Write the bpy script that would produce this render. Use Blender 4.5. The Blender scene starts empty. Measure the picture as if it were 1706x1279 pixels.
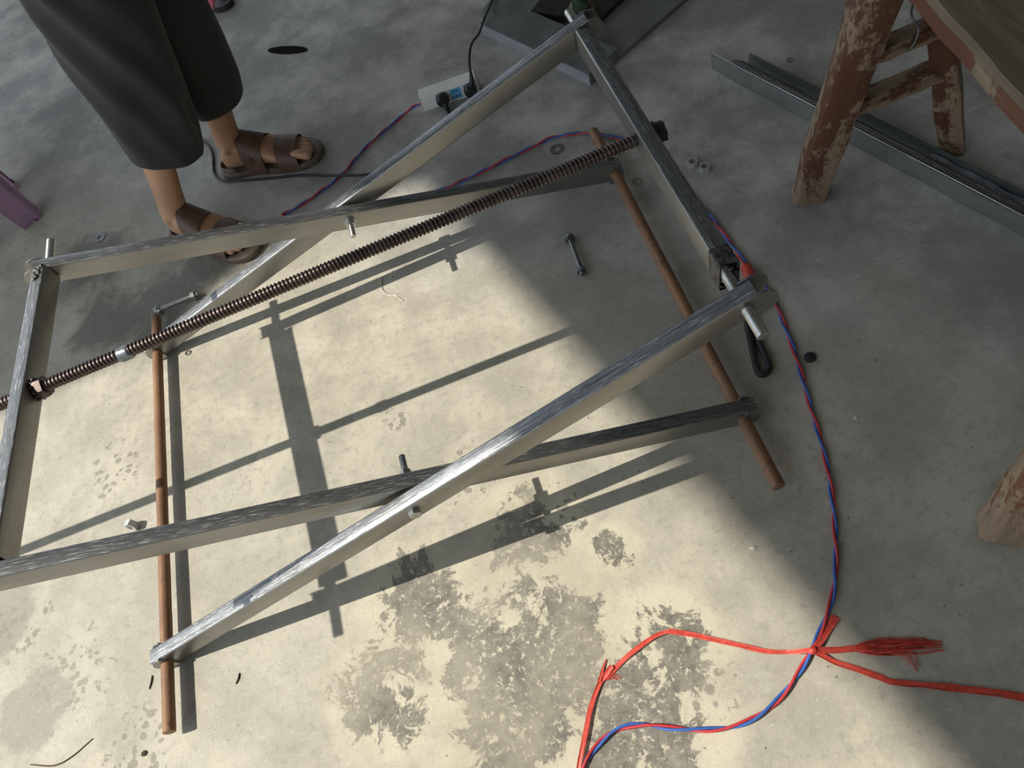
import bpy, bmesh, math, random
from mathutils import Vector, Matrix, noise as mnoise
random.seed(7)
S = bpy.context.scene
COL = S.collection
V = Vector

# ------------------------------------------------------------------ camera
cam_d = bpy.data.cameras.new('camera'); cam = bpy.data.objects.new('camera', cam_d); COL.objects.link(cam)
cam_d.sensor_fit = 'HORIZONTAL'; cam_d.sensor_width = 36.0; cam_d.lens = 1309.02 / 1706 * 36.0
cam_d.clip_start = 0.02; cam_d.clip_end = 200
RT = (0.927428, -0.275121, -0.253350); UP = (0.368934, 0.784126, 0.499034); BK = (0.061363, -0.556287, 0.828721)
cam.matrix_world = Matrix(((RT[0], UP[0], BK[0], 0.7733), (RT[1], UP[1], BK[1], -0.8627), (RT[2], UP[2], BK[2], 1.1784), (0, 0, 0, 1)))
S.camera = cam
# ------------------------------------------------------------------ world, sun, exposure
SX, SY = 0.8076, -0.070           # horizontal travel of the sun's light per metre of drop
W = bpy.data.worlds.new('sky'); S.world = W; W.use_nodes = True
bg = W.node_tree.nodes['Background']; bg.inputs[0].default_value = (0.80, 0.90, 1.0, 1); bg.inputs[1].default_value = 1.38
sl = bpy.data.lights.new('sun', 'SUN'); sl.energy = 5.0; sl.angle = math.radians(0.55); sl.color = (1.0, 0.93, 0.80)
sun = bpy.data.objects.new('sun', sl); COL.objects.link(sun); sun.location = (-4, 0, 6)
sun.rotation_euler = V((SX, SY, -1)).to_track_quat('-Z', 'Y').to_euler()
vs = S.view_settings; vs.view_transform = 'Standard'; vs.look = 'None'; vs.gamma = 1.0; vs.use_curve_mapping = False; vs.exposure = 0.0

# ------------------------------------------------------------------ helpers
def mobj(name, verts, faces, mat, parent=None, smooth=False, M=None):
    me = bpy.data.meshes.new(name); me.from_pydata([tuple(v) for v in verts], [], [tuple(f) for f in faces]); me.validate()
    bm = bmesh.new(); bm.from_mesh(me); bmesh.ops.recalc_face_normals(bm, faces=bm.faces[:]); bm.to_mesh(me); bm.free()
    if smooth is True:
        for p in me.polygons: p.use_smooth = True
    elif smooth:
        me.set_sharp_from_angle(angle=math.radians(smooth))
        for p in me.polygons: p.use_smooth = True
    if mat is not None: me.materials.append(mat)
    o = bpy.data.objects.new(name, me); COL.objects.link(o)
    if parent is not None: o.parent = parent
    if M is not None: o.matrix_local = M
    return o
def tag(o, label, cat, group=None):
    o['label'] = label; o['category'] = cat
    if group: o['group'] = group
    return o
def thing(name, label, cat, loc=(0, 0, 0), rz=0, group=None):
    o = bpy.data.objects.new(name, None); COL.objects.link(o); o.location = loc; o.rotation_euler = (0, 0, rz)
    o.empty_display_size = 0.05
    return tag(o, label, cat, group)
class G:                                # geometry collector
    def __init__(s): s.v = []; s.f = []
    def add(s, v, f, M=None):
        n = len(s.v); s.v += [(M @ V(p)) if M is not None else V(p) for p in v]; s.f += [tuple(i + n for i in q) for q in f]; return s
    def box(s, x0, x1, y0, y1, z0, z1, M=None):
        v = [(x0, y0, z0), (x1, y0, z0), (x1, y1, z0), (x0, y1, z0), (x0, y0, z1), (x1, y0, z1), (x1, y1, z1), (x0, y1, z1)]
        return s.add(v, [(0, 3, 2, 1), (4, 5, 6, 7), (0, 1, 5, 4), (1, 2, 6, 5), (2, 3, 7, 6), (3, 0, 4, 7)], M)
    def prism(s, poly, z0, z1, M=None):          # polygon in xy extruded in z
        n = len(poly); v = [(x, y, z0) for x, y in poly] + [(x, y, z1) for x, y in poly]
        f = [tuple(range(n - 1, -1, -1)), tuple(range(n, 2 * n))] + [(i, (i + 1) % n, n + (i + 1) % n, n + i) for i in range(n)]
        return s.add(v, f, M)
    def ring(s, ro, ri, z0, z1, n=24, M=None, hexo=False):   # washer or nut, axis z
        v = []
        for r, z in ((ro, z0), (ro, z1), (ri, z1), (ri, z0)):
            for i in range(n):
                a = 2 * math.pi * i / n; q = r
                if hexo and r == ro:
                    t = (a + math.pi / 6) % (math.pi / 3) - math.pi / 6; q = r * math.cos(math.pi / 6) / math.cos(t)
                v.append((q * math.cos(a), q * math.sin(a), z))
        f = [(k * n + i, k * n + (i + 1) % n, ((k + 1) % 4) * n + (i + 1) % n, ((k + 1) % 4) * n + i) for k in range(4) for i in range(n)]
        return s.add(v, f, M)
    def tube(s, pts, rad, n=10, caps=True, up=V((0, 0, 1)), sq=1.0):
        pts = [V(p) for p in pts]; m = len(pts); rad = rad if isinstance(rad, (list, tuple)) else [rad] * m
        v = []; prev = None
        for i, p in enumerate(pts):
            t = (pts[min(i + 1, m - 1)] - pts[max(i - 1, 0)]).normalized()
            if prev is None:
                a = up if abs(t.dot(up)) < 0.95 else V((1, 0, 0)); b = t.cross(a).normalized()
            else: b = (prev - t * prev.dot(t)).normalized()
            prev = b; c = t.cross(b)
            for k in range(n):
                an = 2 * math.pi * k / n; v.append(p + (b * math.cos(an) + c * math.sin(an) * sq) * rad[i])
        f = [(i * n + k, i * n + (k + 1) % n, (i + 1) * n + (k + 1) % n, (i + 1) * n + k) for i in range(m - 1) for k in range(n)]
        if caps: f += [tuple(range(n - 1, -1, -1)), tuple((m - 1) * n + k for k in range(n))]
        return s.add(v, f)
    def loft(s, rings, caps=True):
        n = len(rings[0]); v = [p for r in rings for p in r]; m = len(rings)
        f = [(i * n + k, i * n + (k + 1) % n, (i + 1) * n + (k + 1) % n, (i + 1) * n + k) for i in range(m - 1) for k in range(n)]
        if caps: f += [tuple(range(n - 1, -1, -1)), tuple((m - 1) * n + k for k in range(n))]
        return s.add(v, f)
    def build(s, name, mat, parent=None, smooth=False, M=None): return mobj(name, s.v, s.f, mat, parent, smooth, M)
def axisM(p, d, up=V((0, 0, 1))):        # frame whose local z runs along d, from p
    z = V(d).normalized(); x = V(up).cross(z)
    if x.length < 1e-4: x = V((1, 0, 0)).cross(z)
    x.normalize(); y = z.cross(x)
    return Matrix(((x.x, y.x, z.x, p[0]), (x.y, y.y, z.y, p[1]), (x.z, y.z, z.z, p[2]), (0, 0, 0, 1)))
def crom(P, k=8):                        # Catmull-Rom through points
    P = [V(p) for p in P]; Q = [P[0] * 2 - P[1]] + P + [P[-1] * 2 - P[-2]]; out = []
    for i in range(1, len(Q) - 2):
        a, b, c, d = Q[i - 1:i + 3]
        for j in range(k):
            t = j / k; out.append(0.5 * (2 * b + (c - a) * t + (2 * a - 5 * b + 4 * c - d) * t * t + (3 * b - a - 3 * c + d) * t ** 3))
    out.append(P[-1]); return out
def resample(P, step):
    out = [P[0].copy()]; acc = 0.0
    for a, b in zip(P, P[1:]):
        L = (b - a).length
        while L > 1e-9 and acc + L >= step:
            a = a + (b - a) * ((step - acc) / L); out.append(a.copy()); L = (b - a).length; acc = 0.0
        acc += L
    out.append(P[-1].copy()); return out

# ------------------------------------------------------------------ materials
class N:
    def __init__(s, name, rough=0.5, metal=0.0, col=(0.5, 0.5, 0.5)):
        s.m = bpy.data.materials.new(name); s.m.use_nodes = True; s.t = s.m.node_tree; s.b = s.t.nodes['Principled BSDF']
        s.b.inputs['Roughness'].default_value = rough; s.b.inputs['Metallic'].default_value = metal
        s.b.inputs['Base Color'].default_value = (*col, 1); s._c = None
    def n(s, typ, **kw):
        nd = s.t.nodes.new(typ)
        for k, v in kw.items(): setattr(nd, k, v)
        return nd
    def l(s, a, b): s.t.links.new(a, b)
    def setin(s, nd, i, v):
        if hasattr(v, 'links') or isinstance(v, bpy.types.NodeSocket): s.l(v, nd.inputs[i])
        elif isinstance(v, tuple) and len(v) == 3 and nd.inputs[i].type == 'RGBA': nd.inputs[i].default_value = (*v, 1)
        else: nd.inputs[i].default_value = v
    def coord(s, scale=(1, 1, 1), rot=(0, 0, 0), loc=(0, 0, 0), which='Object'):
        if s._c is None: s._c = s.n('ShaderNodeTexCoord')
        mp = s.n('ShaderNodeMapping'); s.l(s._c.outputs[which], mp.inputs[0])
        mp.inputs['Scale'].default_value = scale; mp.inputs['Rotation'].default_value = rot; mp.inputs['Location'].default_value = loc
        return mp.outputs[0]
    def noise(s, scale, detail=4, rough=0.55, co=None, dist=0.0):
        t = s.n('ShaderNodeTexNoise'); t.inputs['Scale'].default_value = scale; t.inputs['Detail'].default_value = detail
        t.inputs['Roughness'].default_value = rough; t.inputs['Distortion'].default_value = dist
        s.l(co if co is not None else s.coord(), t.inputs['Vector']); return t.outputs[0]
    def voro(s, scale, co=None, feature='F1'):
        t = s.n('ShaderNodeTexVoronoi', feature=feature); t.inputs['Scale'].default_value = scale
        s.l(co if co is not None else s.coord(), t.inputs['Vector']); return t.outputs[0]
    def math(s, op, a, b=0.0, c=None, clamp=False):
        t = s.n('ShaderNodeMath', operation=op, use_clamp=clamp); s.setin(t, 0, a); s.setin(t, 1, b)
        if c is not None: s.setin(t, 2, c)
        return t.outputs[0]
    def ramp(s, x, lo, hi):              # smooth 0..1
        t = s.n('ShaderNodeMapRange', interpolation_type='SMOOTHSTEP'); s.setin(t, 0, x); t.inputs[1].default_value = lo; t.inputs[2].default_value = hi
        return t.outputs[0]
    def mix(s, f, a, b, mode='MIX'):
        t = s.n('ShaderNodeMix', data_type='RGBA', blend_type=mode); s.setin(t, 0, f); s.setin(t, 6, a); s.setin(t, 7, b); return t.outputs[2]
    def bump(s, h, strength=0.3, dist=0.002):
        t = s.n('ShaderNodeBump'); t.inputs['Strength'].default_value = strength; t.inputs['Distance'].default_value = dist
        s.l(h, t.inputs['Height']); s.l(t.outputs[0], s.b.inputs['Normal'])
    def col(s, c): s.setin(s.b, 'Base Color', c); return s
    def rough(s, r): s.setin(s.b, 'Roughness', r); return s

def plain(name, col, rough=0.5, metal=0.0, var=0.12, scale=30, bump=0.0):
    n = N(name, rough, metal, col); x = n.noise(scale, 4)
    d = tuple(c * (1 - var) for c in col); u = tuple(min(1, c * (1 + var)) for c in col)
    n.col(n.mix(n.ramp(x, 0.3, 0.7), d, u))
    if bump: n.bump(n.noise(scale * 3, 3), bump, 0.001)
    return n.m

def concrete():
    n = N('worn_concrete', 0.62)
    co = n.coord()
    big = n.noise(1.6, 6, 0.6, co); mid = n.noise(7, 8, 0.62, co); fine = n.noise(60, 6, 0.65, co); grit = n.noise(320, 3, 0.6, co)
    base = n.mix(n.ramp(mid, 0.36, 0.66), (0.37, 0.345, 0.285), (0.54, 0.505, 0.42))
    base = n.mix(n.ramp(big, 0.40, 0.62), base, n.mix(0.35, base, (0.33, 0.315, 0.27)))
    base = n.mix(n.math('MULTIPLY', n.ramp(fine, 0.48, 0.70), 0.50), base, (0.27, 0.255, 0.215))
    # broad stains and peeled places, each with its own centre and reach
    def blob(cx, cy, r, rx=1.0):
        v = n.n('ShaderNodeVectorMath', operation='DISTANCE')
        mp = n.n('ShaderNodeMapping'); n.l(co, mp.inputs[0]); mp.inputs['Location'].default_value = (-cx * rx, -cy, 0); mp.inputs['Scale'].default_value = (rx, 1, 0)
        n.l(mp.outputs[0], v.inputs[0]); v.inputs[1].default_value = (0, 0, 0)
        t = n.n('ShaderNodeMapRange'); n.l(v.outputs['Value'], t.inputs[0]); t.inputs[1].default_value = r * 1.35; t.inputs[2].default_value = r * 0.35
        return t.outputs[0]
    def union(L):
        a = L[0]
        for b in L[1:]: a = n.math('MAXIMUM', a, b)
        return a
    warp = n.noise(3.5, 3, 0.6, co); edge = n.noise(13, 10, 0.72, co, 0.6); flake = n.noise(42, 8, 0.7, co, 0.4)
    peel = union([blob(0.57, -0.53, 0.21), blob(0.44, -0.40, 0.12), blob(0.745, -0.43, 0.055), blob(0.76, -0.60, 0.11), blob(0.36, -0.51, 0.12), blob(0.70, -0.69, 0.13), blob(0.63, -0.36, 0.12), blob(0.52, -0.62, 0.15)])
    pm = n.math('ADD', n.math('MULTIPLY', peel, 0.36), n.math('ADD', n.math('MULTIPLY', edge, 0.9), n.math('MULTIPLY', flake, 0.25)))
    pmask = n.math('MULTIPLY', n.ramp(pm, 0.85, 0.89), n.ramp(n.noise(75, 8, 0.75, co, 0.3), 0.60, 0.55))
    pmask = n.math('MULTIPLY', pmask, n.math('ADD', 0.55, n.math('MULTIPLY', n.ramp(warp, 0.40, 0.58), 0.45)))
    dark = n.mix(n.ramp(fine, 0.35, 0.7), (0.135, 0.125, 0.105), (0.235, 0.22, 0.185))
    cream = n.mix(n.ramp(mid, 0.35, 0.65), (0.46, 0.42, 0.32), (0.58, 0.54, 0.42))
    soft = n.ramp(n.math('ADD', peel, n.math('MULTIPLY', mid, 0.6)), 0.55, 0.95)
    base = n.mix(n.math('MULTIPLY', soft, 0.75), base, cream)
    base = n.mix(pmask, base, dark)
    # spots and cells at the left and in the middle
    wc = n.n('ShaderNodeTexNoise'); wc.inputs['Scale'].default_value = 22; n.l(co, wc.inputs['Vector'])
    wv = n.n('ShaderNodeVectorMath', operation='MULTIPLY_ADD'); n.l(wc.outputs['Color'], wv.inputs[0]); wv.inputs[1].default_value = (0.03, 0.03, 0); n.l(n.coord((1, 1, 0)), wv.inputs[2])
    cells = n.voro(62, wv.outputs[0])
    left = union([blob(-0.30, -0.17, 0.09), blob(-0.20, -0.30, 0.12), blob(-0.06, -0.46, 0.10), blob(-0.11, 0.09, 0.10), blob(0.46, -0.05, 0.05), blob(0.57, -0.20, 0.09), blob(0.77, -0.57, 0.06), blob(0.80, -0.66, 0.07), blob(0.69, -0.34, 0.06)])
    lm = n.ramp(n.math('ADD', n.math('MULTIPLY', left, 0.40), n.math('MULTIPLY', flake, 0.9)), 0.74, 0.80)
    base = n.mix(n.math('MULTIPLY', lm, n.math('MULTIPLY', n.ramp(cells, 0.44, 0.34), 0.8)), base, (0.22, 0.205, 0.165))
    gr = union([blob(-0.36, -0.13, 0.10), blob(-0.27, -0.33, 0.09)])
    base = n.mix(n.math('MULTIPLY', n.ramp(n.math('ADD', n.math('MULTIPLY', gr, 0.6), n.math('MULTIPLY', edge, 0.6)), 0.60, 0.70), 0.7), base, (0.25, 0.24, 0.21))
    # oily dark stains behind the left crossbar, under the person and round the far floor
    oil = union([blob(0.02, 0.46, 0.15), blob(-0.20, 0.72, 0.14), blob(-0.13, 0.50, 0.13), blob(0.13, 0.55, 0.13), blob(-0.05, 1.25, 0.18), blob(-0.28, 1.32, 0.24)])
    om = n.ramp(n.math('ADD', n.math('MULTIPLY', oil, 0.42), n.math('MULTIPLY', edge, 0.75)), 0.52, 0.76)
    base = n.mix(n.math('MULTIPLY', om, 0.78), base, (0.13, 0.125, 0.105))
    # far part of the floor is greyer and darker, with pale scuffs
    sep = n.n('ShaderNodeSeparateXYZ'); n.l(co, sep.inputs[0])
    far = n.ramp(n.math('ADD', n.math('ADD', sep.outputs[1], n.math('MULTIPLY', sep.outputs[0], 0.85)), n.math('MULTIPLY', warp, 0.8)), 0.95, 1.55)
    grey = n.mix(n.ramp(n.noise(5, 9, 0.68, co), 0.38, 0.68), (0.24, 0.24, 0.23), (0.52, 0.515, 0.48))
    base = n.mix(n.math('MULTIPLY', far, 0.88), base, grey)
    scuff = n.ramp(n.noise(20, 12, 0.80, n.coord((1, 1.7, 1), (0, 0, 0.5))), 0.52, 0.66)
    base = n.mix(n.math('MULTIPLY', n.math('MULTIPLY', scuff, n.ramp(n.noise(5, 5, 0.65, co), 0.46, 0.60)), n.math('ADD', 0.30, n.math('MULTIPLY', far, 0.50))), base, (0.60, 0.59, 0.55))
    spk = n.ramp(n.noise(130, 5, 0.7, co), 0.56, 0.70); base = n.mix(n.math('MULTIPLY', spk, 0.45), base, (0.20, 0.19, 0.165))
    spw = n.ramp(n.noise(150, 5, 0.7, n.coord(loc=(3, 5, 1))), 0.56, 0.70); base = n.mix(n.math('MULTIPLY', spw, 0.30), base, (0.72, 0.69, 0.60))
    dots = n.ramp(n.voro(55, n.coord((1, 1, 0))), 0.10, 0.06)
    base = n.mix(n.math('MULTIPLY', dots, n.ramp(n.noise(9, 3, 0.5, co), 0.55, 0.60)), base, (0.14, 0.13, 0.11))
    base = n.mix(n.ramp(grit, 0.62, 0.78), base, n.mix(0.22, base, (0.75, 0.72, 0.62)))
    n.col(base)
    n.rough(n.math('SUBTRACT', 0.74, n.math('MULTIPLY', n.ramp(big, 0.4, 0.6), 0.20)))
    n.bump(n.math('ADD', n.math('ADD', fine, n.math('MULTIPLY', grit, 0.5)), n.math('MULTIPLY', pmask, -0.6)), 0.32, 0.002)
    return n.m

def galvanised(name='galvanised_steel', tint=(0.35, 0.35, 0.335), dark=(0.055, 0.065, 0.085)):
    n = N(name, 0.35, 0.92)
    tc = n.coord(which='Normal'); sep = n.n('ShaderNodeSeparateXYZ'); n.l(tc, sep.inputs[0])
    top = n.ramp(n.math('ABSOLUTE', sep.outputs[2]), 0.75, 0.9)          # scratched flats; dim sky reflection and sunlit white also put into the colour
    st = n.noise(1, 5, 0.7, n.coord((7, 330, 330))); st2 = n.noise(1, 6, 0.7, n.coord((34, 700, 700))); cl = n.noise(6, 4, 0.6); sp = n.noise(90, 4, 0.6)
    streak = n.math('MULTIPLY', n.ramp(n.math('ADD', n.math('MULTIPLY', st, 0.6), n.math('MULTIPLY', st2, 0.4)), 0.47, 0.55), top)
    c = n.mix(n.ramp(cl, 0.35, 0.65), tuple(x * 0.86 for x in tint), tint)
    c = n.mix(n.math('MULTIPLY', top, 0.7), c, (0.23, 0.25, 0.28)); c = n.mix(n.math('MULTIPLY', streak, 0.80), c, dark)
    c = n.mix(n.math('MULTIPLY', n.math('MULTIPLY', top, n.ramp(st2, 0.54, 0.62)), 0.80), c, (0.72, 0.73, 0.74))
    c = n.mix(n.math('MULTIPLY', n.ramp(st, 0.52, 0.66), 0.45), c, (0.22, 0.20, 0.165))
    n.col(c)
    n.rough(n.math('ADD', n.math('ADD', 0.30, n.math('MULTIPLY', sp, 0.16)), n.math('MULTIPLY', streak, 0.22)))
    n.bump(n.math('ADD', n.math('MULTIPLY', st2, n.math('ADD', 0.25, top)), n.math('MULTIPLY', cl, 0.2)), 0.22, 0.001)
    return n.m
def rusty(name, a=(0.26, 0.115, 0.05), b=(0.40, 0.19, 0.085), d=(0.10, 0.055, 0.035), metal=0.15, rough=0.62):
    n = N(name, rough, metal); x = n.noise(28, 7, 0.65, n.coord((1, 0.25, 1))); y = n.noise(90, 5, 0.6)
    c = n.mix(n.ramp(x, 0.35, 0.65), a, b); c = n.mix(n.math('MULTIPLY', n.ramp(y, 0.55, 0.7), 0.6), c, d); n.col(c)
    n.bump(n.math('ADD', x, y), 0.25, 0.001); return n.m
def wood(name, paint=(0.125, 0.052, 0.028), bare=(0.31, 0.225, 0.15), axis=2, wear=0.50, topbare=False):
    n = N(name, 0.55); sc = [60, 60, 60]; sc[axis] = 5
    g = n.noise(1, 6, 0.65, n.coord(tuple(sc))); w = n.noise(11, 9, 0.72, n.coord((1, 1, 0.45) if axis == 2 else (1, 0.45, 1)), 0.5); f = n.noise(70, 5, 0.6)
    if axis == 2:                        # feet are worn barer than the rest
        so_ = n.n('ShaderNodeSeparateXYZ'); n.l(n.coord(), so_.inputs[0]); w = n.math('ADD', w, n.math('MULTIPLY', n.math('SUBTRACT', 0.20, so_.outputs[2]), 0.26))
    p = n.mix(n.ramp(g, 0.3, 0.7), tuple(c * 0.7 for c in paint), paint)
    b = n.mix(n.ramp(g, 0.35, 0.65), tuple(c * 0.62 for c in bare), bare)
    m = n.ramp(n.math('ADD', n.math('MULTIPLY', w, 0.8), n.math('MULTIPLY', f, 0.2)), wear, wear + 0.05)
    if topbare:
        sp = n.n('ShaderNodeSeparateXYZ'); n.l(n.coord(which='Normal'), sp.inputs[0]); m = n.math('MAXIMUM', n.math('MULTIPLY', n.ramp(sp.outputs[2], 0.35, 0.8), 0.93), m)
    n.col(n.mix(m, p, b)); n.rough(n.math('ADD', 0.45, n.math('MULTIPLY', m, 0.3)))
    n.bump(n.math('ADD', g, n.math('MULTIPLY', m, -0.8)), 0.35, 0.0015); return n.m
def skin():
    n = N('skin', 0.48, 0, (0.45, 0.24, 0.14)); x = n.noise(35, 5, 0.6); y = n.noise(9, 3)
    c = n.mix(n.ramp(y, 0.35, 0.65), (0.40, 0.215, 0.125), (0.50, 0.285, 0.17)); c = n.mix(n.math('MULTIPLY', n.ramp(x, 0.5, 0.7), 0.25), c, (0.34, 0.165, 0.10)); n.col(c)
    n.b.inputs['Subsurface Weight'].default_value = 0.08; n.b.inputs['Subsurface Radius'].default_value = (0.01, 0.004, 0.002); n.bump(n.noise(150, 4), 0.15, 0.001); return n.m
def cloth(name, col):
    n = N(name, 0.85, 0, col); w = n.noise(420, 3, 0.6); b = n.noise(7, 4)
    n.col(n.mix(n.ramp(b, 0.3, 0.7), tuple(c * 0.8 for c in col), tuple(c * 1.25 for c in col))); n.b.inputs['Sheen Weight'].default_value = 0.15
    n.bump(w, 0.2, 0.0006); return n.m
MAT = dict(
    floor=concrete(), steel=galvanised(), steel2=galvanised('zinc_channel', (0.50, 0.53, 0.52), (0.10, 0.11, 0.13)),
    zinc=plain('zinc_plated', (0.50, 0.51, 0.50), 0.30, 0.95, 0.10, 60), darkbolt=plain('dark_bolt_steel', (0.22, 0.24, 0.25), 0.38, 0.9, 0.2, 60),
    rust=rusty('rusty_bar', (0.19, 0.098, 0.055), (0.29, 0.16, 0.088), (0.09, 0.055, 0.038)), thread=rusty('oiled_thread_steel', (0.095, 0.074, 0.070), (0.15, 0.118, 0.110), (0.05, 0.036, 0.034), 0.85, 0.34),
    weld=plain('burnt_weld', (0.10, 0.095, 0.09), 0.45, 0.7, 0.6, 120, 0.8), black=plain('black_rubber', (0.018, 0.018, 0.02), 0.5, 0, 0.3, 40),
    woodleg=wood('painted_wood_leg', wear=0.465), woodtop=wood('bench_top_wood', (0.14, 0.060, 0.035), (0.22, 0.175, 0.115), 1, 0.505, True), woodend=wood('bare_wood_foot', (0.22, 0.10, 0.05), (0.38, 0.27, 0.18), 2, 0.44),
    skin=skin(), trousers=cloth('dark_trouser_cloth', (0.021, 0.020, 0.021)), shirt=cloth('dark_shirt_cloth', (0.03, 0.03, 0.035)), hair=plain('dark_hair', (0.012, 0.01, 0.009), 0.5),
    leather=plain('brown_sandal_strap', (0.115, 0.062, 0.042), 0.5, 0, 0.2, 40, 0.15), sole=plain('sandal_sole', (0.13, 0.10, 0.075), 0.6, 0, 0.2, 40), nail=plain('toe_nail', (0.52, 0.33, 0.25), 0.35),
    white=plain('white_plastic', (0.80, 0.80, 0.76), 0.40, 0, 0.05, 20), blue=plain('blue_socket_plastic', (0.14, 0.42, 0.72), 0.4, 0, 0.08, 30), slot=plain('socket_slot', (0.01, 0.02, 0.04), 0.6),
    red=plain('red_wire_sheath', (0.50, 0.045, 0.055), 0.35, 0, 0.12, 60), bluew=plain('blue_wire_sheath', (0.045, 0.13, 0.46), 0.35, 0, 0.12, 60),
    rope=plain('red_plastic_rope', (0.58, 0.068, 0.048), 0.42, 0, 0.22, 150, 0.3), purple=plain('purple_plastic', (0.46, 0.30, 0.44), 0.33, 0, 0.08, 10),
    machine=plain('grey_machine_plate', (0.20, 0.21, 0.21), 0.42, 0.5, 0.2, 12), lilac=plain('grey_painted_flange', (0.36, 0.35, 0.39), 0.45, 0.2, 0.12, 20), darkplate=plain('dark_oily_plate', (0.035, 0.035, 0.033), 0.4, 0.5, 0.3, 30),
    green=plain('green_enamel', (0.045, 0.075, 0.04), 0.4, 0, 0.45, 40, 0.2), brownfl=rusty('brown_flange', (0.10, 0.07, 0.04), (0.16, 0.11, 0.06), (0.05, 0.035, 0.025)),
    pink=plain('pink_rubber', (0.60, 0.12, 0.16), 0.5), bzinc=plain('bright_zinc', (0.66, 0.67, 0.66), 0.30, 0.65, 0.08, 60), matt=plain('matt_black', (0.012, 0.013, 0.011), 1.0), twig=plain('dry_twig', (0.07, 0.045, 0.03), 0.8), chip=plain('pale_chip', (0.55, 0.54, 0.50), 0.7), flake=plain('dark_rust_flake', (0.05, 0.035, 0.025), 0.8), wall=plain('shade_wall', (0.34, 0.33, 0.30), 0.85, 0, 0.2, 3), roof=plain('shade_boards', (0.16, 0.145, 0.125), 0.85, 0, 0.2, 3),
    film=plain('grey_plastic_film', (0.16, 0.17, 0.19), 0.2, 0, 0.3, 50), copper=plain('bare_wire', (0.62, 0.52, 0.44), 0.35, 0.6))

# ------------------------------------------------------------------ setting: floor, unseen roof and walls added to shade most of it
def struct(o): o['kind'] = 'structure'; return o
g = G(); g.add([(-14, -12, 0), (9, -12, 0), (9, 9, 0), (-14, 9, 0)], [(0, 1, 2, 3)]); struct(g.build('floor', MAT['floor']))
ZR = 5.5
shade = [(-0.85, 0.37), (-0.12, 0.375), (-0.045, 0.455), (0.05, 0.505), (0.22, 0.525), (0.40, 0.540), (0.625, 0.565), (1.032, -0.841), (2.25, -5.1), (13, -5.1), (13, 9.0), (-0.85, 9.0)]
g = G(); g.prism([(x - SX * ZR, y - SY * ZR) for x, y in shade], ZR, ZR + 0.18); struct(g.build('shade_roof', MAT['roof']))  # unseen roof, its outline shaped to cast the edge of the sunlit patch
g = G(); g.box(4.6, 4.8, -5.5, 6.2, 0, ZR); struct(g.build('shade_wall_right', MAT['wall']))  # unseen wall added to deepen the shade from the right
g = G(); g.box(0.6, 4.6, 5.6, 5.8, 0, ZR); struct(g.build('shade_wall_back', MAT['wall']))  # unseen wall added to keep the far floor dark
g = G(); g.box(-1.2, 4.6, -3.4, -3.2, 0, ZR); struct(g.build('shade_wall_front', MAT['wall']))  # unseen wall added behind the camera to dim the near side

# ------------------------------------------------------------------ scissor frame
H, WD, YI, YO = 0.040, 0.0248, 0.3035, 0.3336
LP = 1.0680
frame = thing('scissor_lift_frame', 'galvanised steel scissor lift frame with a long threaded screw lying across the sunlit floor', 'metal frame')
def rrect(w, h, r, k=3):
    P = []
    for cx, cy, a0 in ((w / 2 - r, h / 2 - r, 0), (-w / 2 + r, h / 2 - r, 90), (-w / 2 + r, -h / 2 + r, 180), (w / 2 - r, -h / 2 + r, 270)):
        for i in range(k + 1):
            a = math.radians(a0 + 90 * i / k); P.append((cx + r * math.cos(a), cy + r * math.sin(a)))
    return P
def hollow(g, x0, x1, w, h, M=None):     # rectangular tube along local x
    o = rrect(w, h, 0.0030); i_ = rrect(w - 0.003, h - 0.003, 0.002); n = len(o)
    v = [(x0, *p) for p in o] + [(x1, *p) for p in o] + [(x1, *p) for p in i_] + [(x0, *p) for p in i_]
    f = [(k * n + j, k * n + (j + 1) % n, ((k + 1) % 4) * n + (j + 1) % n, ((k + 1) % 4) * n + j) for k in range(4) for j in range(n)]
    return g.add(v, f, M)
def ear(g, c, x_in, r, y, t=0.004, hole=False):   # slotted plate, round end at c, running in to x_in
    s = 1 if c > x_in else -1; P = [(x_in, -r), (x_in, r)] if s > 0 else [(x_in, r), (x_in, -r)]
    arc = [(c + s * r * math.cos(a), (r if s > 0 else -r) * math.sin(a)) for a in [math.pi / 2 - math.pi * i / 18 for i in range(19)]]
    P = P + arc
    M = Matrix(((1, 0, 0, 0), (0, 0, -1, y), (0, 1, 0, 0), (0, 0, 0, 1)))
    return g.prism(P, -t / 2, t / 2, M)
ARMS = dict(A1=(0, YO, 0.0239, 0.2897, 1), B1=(0, -YO, 0.0239, 0.3296, 1), A2=(1.021, YI, 0.0271, math.pi - 2.8571, -1), B2=(1.021, -YI, 0.0271, math.pi - 2.8182, -1))
ARMLAB = dict(A1='far outer arm rising to the right', B1='near outer arm rising to the right, bright in the sun', A2='far inner arm rising to the left', B2='near inner arm rising to the left')
AX = {}
for k, (x, y, z, th, s) in ARMS.items():
    M = Matrix.Translation((x, y, z)) @ Matrix.Rotation(-th * s, 4, 'Y')
    ex = 0.024 if k == 'B2' else 0.0
    x0, x1 = (-0.016, 1.088) if s > 0 else (-1.088 - ex, 0.016)
    g = G(); hollow(g, x0, x1, WD, H); arm = g.build('arm', MAT['steel'], frame, 40, M); arm['label'] = ARMLAB[k]
    for yy in (-1, 1):
        g = G(); ear(g, (1.087 + ex) * s, (1.074 + ex) * s, 0.0200, yy * (WD / 2 + 0.0016), 0.0032); g.build('ear_plate', MAT['steel'], arm, 40)
        g = G(); ear(g, 0.0, 0.006 * s, 0.0215, yy * (WD / 2 + 0.0016), 0.0032); g.build('ear_plate', MAT['steel'], arm, 40)
    AX[k] = (V((x, y, z)), V((math.cos(th) * s, 0, math.sin(th))))
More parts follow.
